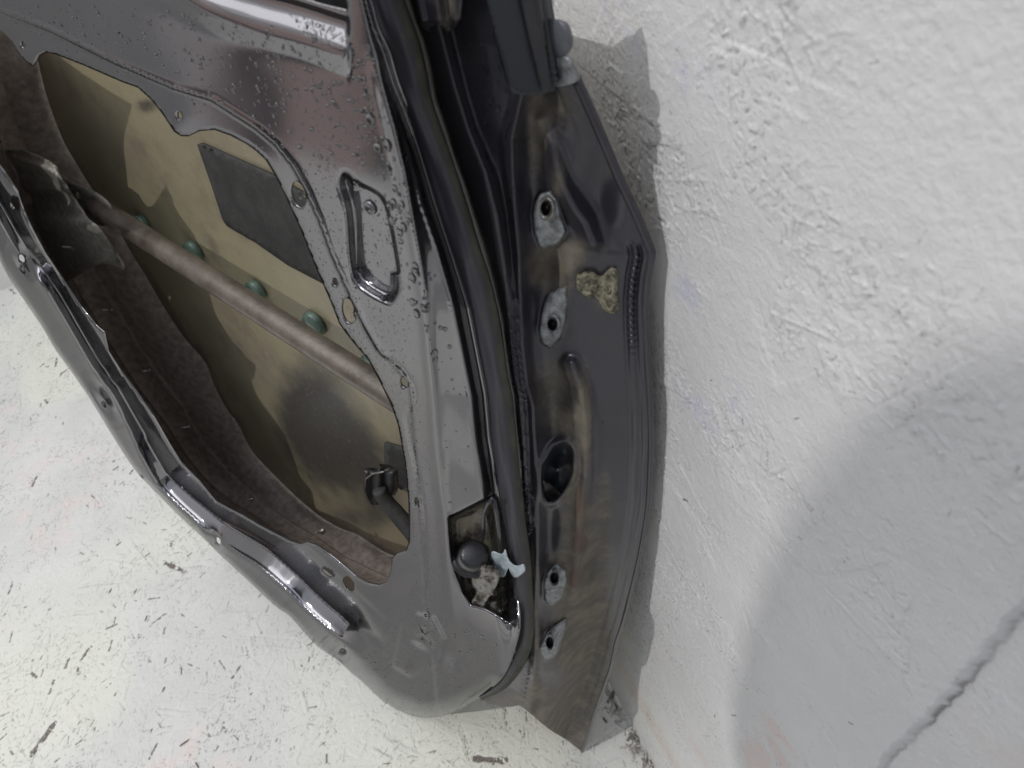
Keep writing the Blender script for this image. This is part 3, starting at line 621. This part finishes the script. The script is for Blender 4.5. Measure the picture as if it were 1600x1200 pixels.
# pocket behind the oval hole
rows = []
for sc_, dn in [(1, -.001), (1.0, -.006), (.9, -.014), (.6, -.018), (.05, -.019)]:
    xy = (HOLE-HOLE.mean(0))*sc_+HOLE.mean(0)+np.array([-dn*200, dn*300])*0; rows.append(at(xy[:, 0], xy[:, 1], n_jamb(HOLE[:, 0], HOLE[:, 1])+dn))
cup = loft('hole_sleeve', rows, PLASTIC, door, closed=True)
lip = sheet('sleeve_lip', [(850, 752), (852, 772), (858, 783), (866, 783), (876, 773), (868, 764), (858, 756)], [], lambda x, y: n_jamb(x, y)-.004-.0002*(y-752)*.2, STEEL, door, 4, .0006); grandpa(lip, cup)
for pl, h in PADS:
    pl = smooth_pl(pl, k=3)
    pd = sheet('bolt_pad', pl, [ell(h[0], h[1], h[2], h[3])], lambda x, y: n_jamb(x, y)+.0009, ZINC, door, 3, .0006)
    ctr = at(np.array([float(h[0])]), np.array([float(h[1])]), n_jamb(np.array([float(h[0])]), np.array([float(h[1])])))[0]
    rw = []
    for k_, dn in [(1.45, .0009), (1.40, .0016), (1.12, .0018), (1.0, .0010), (.97, -.001), (.86, -.0012), (.86, -.0018), (.78, -.0020), (.84, -.0026), (.76, -.0032), (.82, -.0038), (.74, -.0044), (.80, -.0050), (.70, -.0056), (.50, -.0060), (.48, -.0048), (.0, -.0046)]:
        el_ = ell(h[0], h[1], h[2]*k_+.01, h[3]*k_+.01, 0, 24); rw.append(at(el_[:, 0], el_[:, 1], np.full(24, n_jamb(np.array([float(h[0])]), np.array([float(h[1])]))[0]+dn)))
    nt_ = loft('threaded_nut', rw, STEEL if h[1] < 400 else ZINC, door, closed=True); grandpa(nt_, pd)
# hem of the outer skin
ep = smooth_pl(np.array(EDGEP[4:]), False, 4); hem = tube('skin_hem', at(ep[:, 0], ep[:, 1], en(ep[:, 1])-.0008), .0016, JPAINT, door, 10); grandpa(hem, skin)
# ---- weatherstrip
a1 = smooth_pl(SEAL_L, False, 5); a2 = smooth_pl(SEAL_R, False, 5); rows = []; dr_ = []
for i in range(len(a1)):
    tq = np.linspace(0, 1, 17); xy = a1[i]*(1-tq)[:, None]+a2[i]*tq[:, None]
    k_ = np.interp(tq, [0, .04, .12, .35, .6, .8, .88, .92, 1], [-.0205, -.0165, -.0155, -.0150, -.0162, -.0190, -.0206, -.0192, -.031])
    k_ = k_+.0012*math.sin(i*.31)*np.exp(-((tq-.3)/.15)**2)
    rows.append(at(xy[:, 0], xy[:, 1], k_)); dr_.append(np.interp(tq, [0, .6, .85, .93, 1], [.1, .22, .62, .8, .5])+(.15 if 100 < i < 200 else 0))
seal = loft('weatherstrip', rows, SEALM, door, attrs={'dirt': np.array(dr_).ravel(), 'rust': np.zeros(len(rows)*17)})
# ---- window frame foot, end cap and upper bracket
FR = [(744, -80), (760, 0), (775, 50), (788, 95), (797, 132), (803, 146), (820, 149), (842, 148), (866, 142), (868, 136), (859, 90), (847, 20), (832, -80)]
frame = sheet('window_frame', FR, [], lambda x, y: -.0205-.010*np.clip((x-np.interp(y, [-80, 140], [744, 797]))/70, 0, 1), FRAMEP, door, 4, .005,
              {'dirt': lambda x, y: np.full_like(x, .12), 'rust': zero})
ch = sheet('rubber_channel', [(806, -80), (815, 0), (828, 60), (840, 110), (848, 143), (862, 140), (855, 90), (843, 20), (828, -80)], [],
           lambda x, y: -.0190-.010*np.clip((x-np.interp(y, [-80, 140], [744, 797]))/70, 0, 1), BLACKR, door, 3, .0015); grandpa(ch, frame)
sheet('belt_end_cap', smooth_pl([(852, 31), (862, 29), (878, 33), (887, 48), (892, 72), (889, 82), (880, 89), (868, 91), (856, 88), (851, 60)], k=3), [],
      lambda x, y: -.0325-.000001*((x-870)**2+(y-60)**2), PLASTIC, door, 4, .002)
sheet('skin_corner', smooth_pl([(862, 92), (885, 89), (893, 100), (903, 124), (890, 132), (870, 135), (862, 120)], k=3), [],
      lambda x, y: -.0335-.0*y, ZINC, door, 4, .001, {'dirt': lambda x, y: np.full_like(x, .5), 'rust': zero})
def n_ub(x, y):
    n = np.full_like(x, -.0235); d, _ = seg_dist(x, y, [(692, -80), (697, 0), (703, 42)]); n -= .004*np.exp(-((d)/9)**2)
    d, _ = seg_dist(x, y, [(650, -80), (655, 0), (664, 44)]); n += .0015*np.exp(-(d/4)**2); n -= .004*sstep((y-30)/18); return n
sheet('frame_bracket', smooth_pl([(638, -80), (648, -10), (657, 35), (664, 48), (690, 48), (708, 45), (716, 30), (722, -10), (735, -80)], k=2), [], n_ub, JPAINT, door, 3.4, .001,
      {'dirt': lambda x, y: .15+.4*np.exp(-((x-697)/16)**2), 'rust': zero})
sheet('window_slot_black', [(380, -90), (430, -45), (474, -6), (540, 20), (548, 12), (545, -90)], [], lambda x, y: np.full_like(x, -.012), BLACKR, door, 8, .004)  # black sheet added behind the window slot to keep it dark
# ---- rubber buffer and latch remains in the recess
pc = at(np.array([738.]), np.array([868.]), np.array([-.010]))[0]; ax = at(np.array([749.]), np.array([860.]), np.array([.006]))[0]-pc
ax = ax/np.linalg.norm(ax)
buf = lathe('rubber_buffer', pc, ax, [(0, 0), (.0098, 0), (.0098, .002), (.0086, .003), (.0080, .012), (.0072, .0150), (.0055, .0160), (0, .0162)], BLACKR, door, 32)
ring = lathe('buffer_ring', pc-ax*.002, ax, [(.0095, 0), (.0118, 0), (.0118, .003), (.0095, .0035)], BLACKR, door, 32); grandpa(ring, buf)
def vn(x, y, cell, seed):
    rr = np.random.default_rng(seed); g = rr.random((64, 64)); u = x/cell; v = y/cell; i = np.floor(u).astype(int); j = np.floor(v).astype(int)
    a = sstep(u-i); b_ = sstep(v-j); G = lambda p_, q_: g[q_ % 64, p_ % 64]
    return (G(i, j)*(1-a)+G(i+1, j)*a)*(1-b_)+(G(i, j+1)*(1-a)+G(i+1, j+1)*a)*b_-.5
def crumpled(name, pl, n0, amp, mt, seed, th=.002, par=door, step=2.6):
    rr = np.random.default_rng(seed); ph = rr.uniform(0, 6, 8)
    f = lambda x, y: n0+amp*(2.2*vn(x, y, 13, seed)+1.3*vn(x, y, 6, seed+1)+.7*vn(x, y, 3, seed+2))
    return sheet(name, smooth_pl(pl, k=3), [], f, mt, par, step, th)
crumpled('latch_remnant', [(742, 886), (765, 888), (779, 900), (776, 915), (762, 935), (752, 950), (742, 952), (737, 940), (745, 925), (737, 912)], -.004, .0013, GREASE, 4)
crumpled('latch_remnant', [(768, 940), (776, 948), (783, 965), (784, 975), (775, 968), (766, 955)], -.006, .0012, GREASE, 5)
tube('recess_rib', at(*np.array([(754, 845), (755, 820), (756, 800), (762, 787), (770, 778)]).T.astype(float), np.full(5, -.010)), .0009, JPAINT, panel if False else door, 8)
tube('recess_rib', at(*np.array([(772, 780), (776, 800), (780, 830), (783, 860)]).T.astype(float), np.full(4, -.012)), .0012, JPAINT, door, 8)
# tape residue
crumpled('tape_strip', [(768, 862), (784, 866), (789, 858), (794, 874), (805, 884), (818, 882), (820, 893), (806, 903), (798, 896), (794, 888), (788, 901), (782, 900), (772, 884)], -.0115, .0005, TAPEM, 9, .0003)
# dried mud nest
MUDP = smooth_pl([(900, 435), (912, 424), (928, 426), (938, 432), (950, 421), (962, 420), (966, 440), (965, 460), (968, 478), (960, 490), (945, 488), (938, 475), (930, 466), (915, 464), (904, 455)], k=3)
MUDP = MUDP+np.random.default_rng(2).normal(0, .9, MUDP.shape)
def mud(x, y):
    return n_jamb(x, y)+.0002+(.0017+.0016*vn(x, y, 9, 3)+.0012*vn(x, y, 4.5, 4)+.0009*vn(x, y, 2.4, 5))*sstep(sd(x, y, MUDP)/6)
mc = sheet('mud_crust', MUDP, [], mud, MUD, door, 1.9, .0008)
mc['label'] = 'crusty patch of dried mud'
# plug in the pull-cup recess
pc = at(np.array([580.]), np.array([323.]), np.array([-.0046]))[0]
plug = lathe('hole_plug', pc, DN, [(0, .0006), (.0017, .0006), (.0020, .0014), (.0026, .0012), (.0027, 0)], PAINT, door, 24)

# ---- water
def drops(polys, nfun, par, seed):
    rr = np.random.default_rng(seed); V = []; Fc = []; base = 0
    ring = 10; lat = [0, .45, .85, 1.15, 1.45]
    for pl, cnt, (r0, r1), elong in polys:
        pl = np.asarray(pl, float); k = 0; x0, y0 = pl.min(0); x1, y1 = pl.max(0)
        xs = rr.uniform(x0, x1, cnt*6); ys = rr.uniform(y0, y1, cnt*6); ok = inside(xs, ys, pl); xs = xs[ok][:cnt]; ys = ys[ok][:cnt]
        n = nfun(xs, ys); P = at(xs, ys, n); Px = at(xs+1, ys, nfun(xs+1, ys)); Py = at(xs, ys+1, nfun(xs, ys+1))
        nn = np.cross(Px-P, Py-P); nn /= np.linalg.norm(nn, axis=1)[:, None]
        nn *= np.sign(((CAM-P)*nn).sum(1))[:, None]
        for p_, u in zip(P, nn):
            R = r0+(r1-r0)*rr.random()**2.4; a = -DV+u*(DV@u); a /= np.linalg.norm(a); bb = np.cross(u, a); e_ = 1+elong*rr.random(); h_ = .62+.2*rr.random()
            wob = 1+.04*rr.normal(size=ring)
            vs = [p_+u*R*h_]
            for l in lat[1:]:
                for q_ in range(ring):
                    th = 2*math.pi*q_/ring; s_ = math.sin(l)/math.sin(1.45)
                    w = wob[q_] if l > .5 else 1
                    vs.append(p_+u*(R*h_*(math.cos(l)-.12)*1.0)+R*w*s_*(a*math.cos(th)*e_+bb*math.sin(th)))
            V += vs; nr = len(lat)-1
            for q_ in range(ring):
                Fc.append((base, base+1+q_, base+1+(q_+1) % ring))
                for l in range(nr-1):
                    o = base+1+l*ring; o2 = o+ring
                    Fc.append((o+q_, o2+q_, o2+(q_+1) % ring)); Fc.append((o+q_, o2+(q_+1) % ring, o+(q_+1) % ring))
            base += len(vs)
    o = link('water_droplets', np.array(V), np.array(Fc), WATER, par); o['kind'] = 'stuff'; return o
UPP = [(0, 0), (300, 20), (540, 60), (580, 60), (610, 200), (625, 290), (560, 270), (500, 270), (470, 270), (420, 210), (330, 150), (170, 88), (0, 12)]
LEGP = [(450, 245), (520, 260), (620, 330), (640, 480), (650, 620), (690, 820), (700, 1000), (640, 1090), (560, 1040), (640, 940), (645, 850), (640, 720), (610, 610), (540, 510), (490, 400)]
FLG = [(0, 25), (170, 95), (330, 165), (430, 235), (420, 245), (330, 190), (280, 190), (240, 140), (80, 70)]
FAC = [(585, 90), (600, 100), (640, 250), (680, 400), (720, 600), (740, 760), (700, 790), (680, 600), (640, 350)]
BARP = [(0, 380), (20, 400), (180, 640), (330, 820), (500, 985), (600, 1060), (640, 1040), (540, 1000), (400, 880), (300, 810), (160, 600)]
def lim(pl, c, rr_, e_): return (pl, c, rr_, e_)
w1 = drops([lim(UPP, 520, (.00025, .00095), .2), lim([(380, 60), (600, 110), (615, 270), (430, 200)], 230, (.0002, .0009), .15), lim([(560, 100), (640, 320), (690, 600), (650, 500), (600, 300)], 60, (.0006, .0019), .5),
            lim(LEGP, 1500, (.00014, .00042), .8), lim(FLG, 120, (.0002, .0006), .5), lim(FAC, 50, (.0003, .0010), .6), lim(BARP, 420, (.0002, .0009), .7),
            lim([(450, 20), (540, 50), (545, 80), (480, 60)], 150, (.0002, .0006), .2), lim([(548, 430), (610, 465), (612, 476), (590, 470), (550, 445)], 7, (.0010, .0020), .5),
            lim([(640, 950), (780, 1000), (740, 1090), (640, 1100), (560, 1050)], 180, (.0002, .0008), .5)], n_inner, door, 5)
grandpa(w1, panel)
w2 = drops([lim([(700, 60), (790, 40), (800, 400), (760, 260)], 130, (.0002, .0012), .5), lim([(740, 200), (800, 160), (830, 700), (800, 500)], 60, (.0002, .0009), .7),
            lim([(850, 160), (1000, 380), (1000, 800), (930, 1000), (860, 850)], 60, (.0001, .0005), .4)], n_jamb, door, 6)
grandpa(w2, jamb)

# ---- crumbs of paint and timber in the corner and along the foot of the door
def debris():
    rr = np.random.default_rng(77); V = []; Fc = []
    for i in range(420):
        if i < 230: x = WX-.002-abs(rr.normal(0, .008)); y = rr.uniform(.12, .62)
        else: x = rr.uniform(-.5, WX-.01); y = rr.uniform(.15, .9)
        sz = rr.uniform(.0006, .0022)*(1.3 if i < 230 else .8); L = sz*rr.uniform(1, 3.5); th = rr.uniform(0, 6.3); c, s_ = math.cos(th), math.sin(th); o = len(V)
        for dx, dy, dz in [(-1, -.5, 0), (1, -.4, 0), (.9, .5, 0), (-.8, .45, 0), (-.7, -.3, .8), (.8, -.3, .6), (.6, .3, .9), (-.6, .35, .6)]:
            dx *= L*rr.uniform(.8, 1.2); dy *= sz*rr.uniform(.8, 1.2)
            V.append((x+dx*c-dy*s_, y+dx*s_+dy*c, .0006+dz*sz*.6))
        Fc += [(o, o+1, o+5, o+4), (o+1, o+2, o+6, o+5), (o+2, o+3, o+7, o+6), (o+3, o, o+4, o+7), (o+4, o+5, o+6, o+7)]
    o = link('debris', np.array(V), np.array(Fc), simple('crumbs', (.30, .26, .22), .9, 0, 0, 90, .6, .0005, 500, (.6, .58, .54)), smooth=False); o['kind'] = 'stuff'
debris()
# ---- stand-in for the photographer, added unseen to cast the shadow on the wall
def added_person():
    root = bpy.data.objects.new('added_person', None); C.objects.link(root); root.location = (-.62, -.150, 0)
    root['label'] = 'person in a dark jacket and jeans placed unseen behind the viewpoint to cast the wall shadow, arms folded'; root['category'] = 'added_person'
    def skin_mesh(name, verts, edges, radii, mt):
        me = bpy.data.meshes.new(name); me.from_pydata([(a, b_, c*1.027) for a, b_, c in verts], edges, []); me.materials.append(mt)
        o = bpy.data.objects.new(name, me); C.objects.link(o); o.parent = root
        o.modifiers.new('s', 'SKIN'); me.skin_vertices if hasattr(me, 'skin_vertices') else None
        if not me.skin_vertices:
            bm = bmesh.new(); bm.from_mesh(me); bm.verts.layers.skin.verify(); bm.to_mesh(me); bm.free()
        for i, rr_ in enumerate(radii):
            me.skin_vertices[0].data[i].radius = rr_
            me.skin_vertices[0].data[i].use_root = i == 0
        m_ = o.modifiers.new('u', 'SUBSURF'); m_.levels = 2; m_.render_levels = 2; m_.show_viewport = True
        return o
    # x forward (towards the wall), y across the shoulders
    v = [(0, 0, .95), (.01, 0, 1.12), (0, 0, 1.30), (0, 0, 1.42), (.01, 0, 1.50), (.03, 0, 1.56), (.04, 0, 1.64), (.03, 0, 1.71),
         (0, .165, 1.435), (.0, .165, 1.20), (.11, .13, 1.10), (.15, .02, 1.15),
         (0, -.16, 1.425), (.0, -.205, 1.20), (.11, -.13, 1.10), (.15, -.02, 1.12),
         (0, .09, .88), (.02, .10, .50), (-.01, .11, .09), (.12, .12, .04),
         (0, -.09, .88), (.02, -.10, .50), (-.01, -.11, .09), (.12, -.12, .04)]
    e = [(0, 1), (1, 2), (2, 3), (3, 4), (4, 5), (5, 6), (6, 7), (3, 8), (8, 9), (9, 10), (10, 11), (3, 12), (12, 13), (13, 14), (14, 15),
         (0, 16), (16, 17), (17, 18), (18, 19), (0, 20), (20, 21), (21, 22), (22, 23)]
    r_ = [(.14, .11)]+[(.14, .10), (.15, .11), (.12, .08), (.05, .05), (.07, .08), (.09, .10), (.06, .07)]
    arm = [(.055, .055), (.048, .048), (.038, .038), (.03, .03)]; leg = [(.085, .085), (.06, .06), (.045, .045), (.04, .03)]
    skin_mesh('body', v, e, r_+arm+arm+leg+leg, simple('dark_clothes', (.03, .035, .05), .85, 0, 0, 60, .3, .001, 200))
added_person()
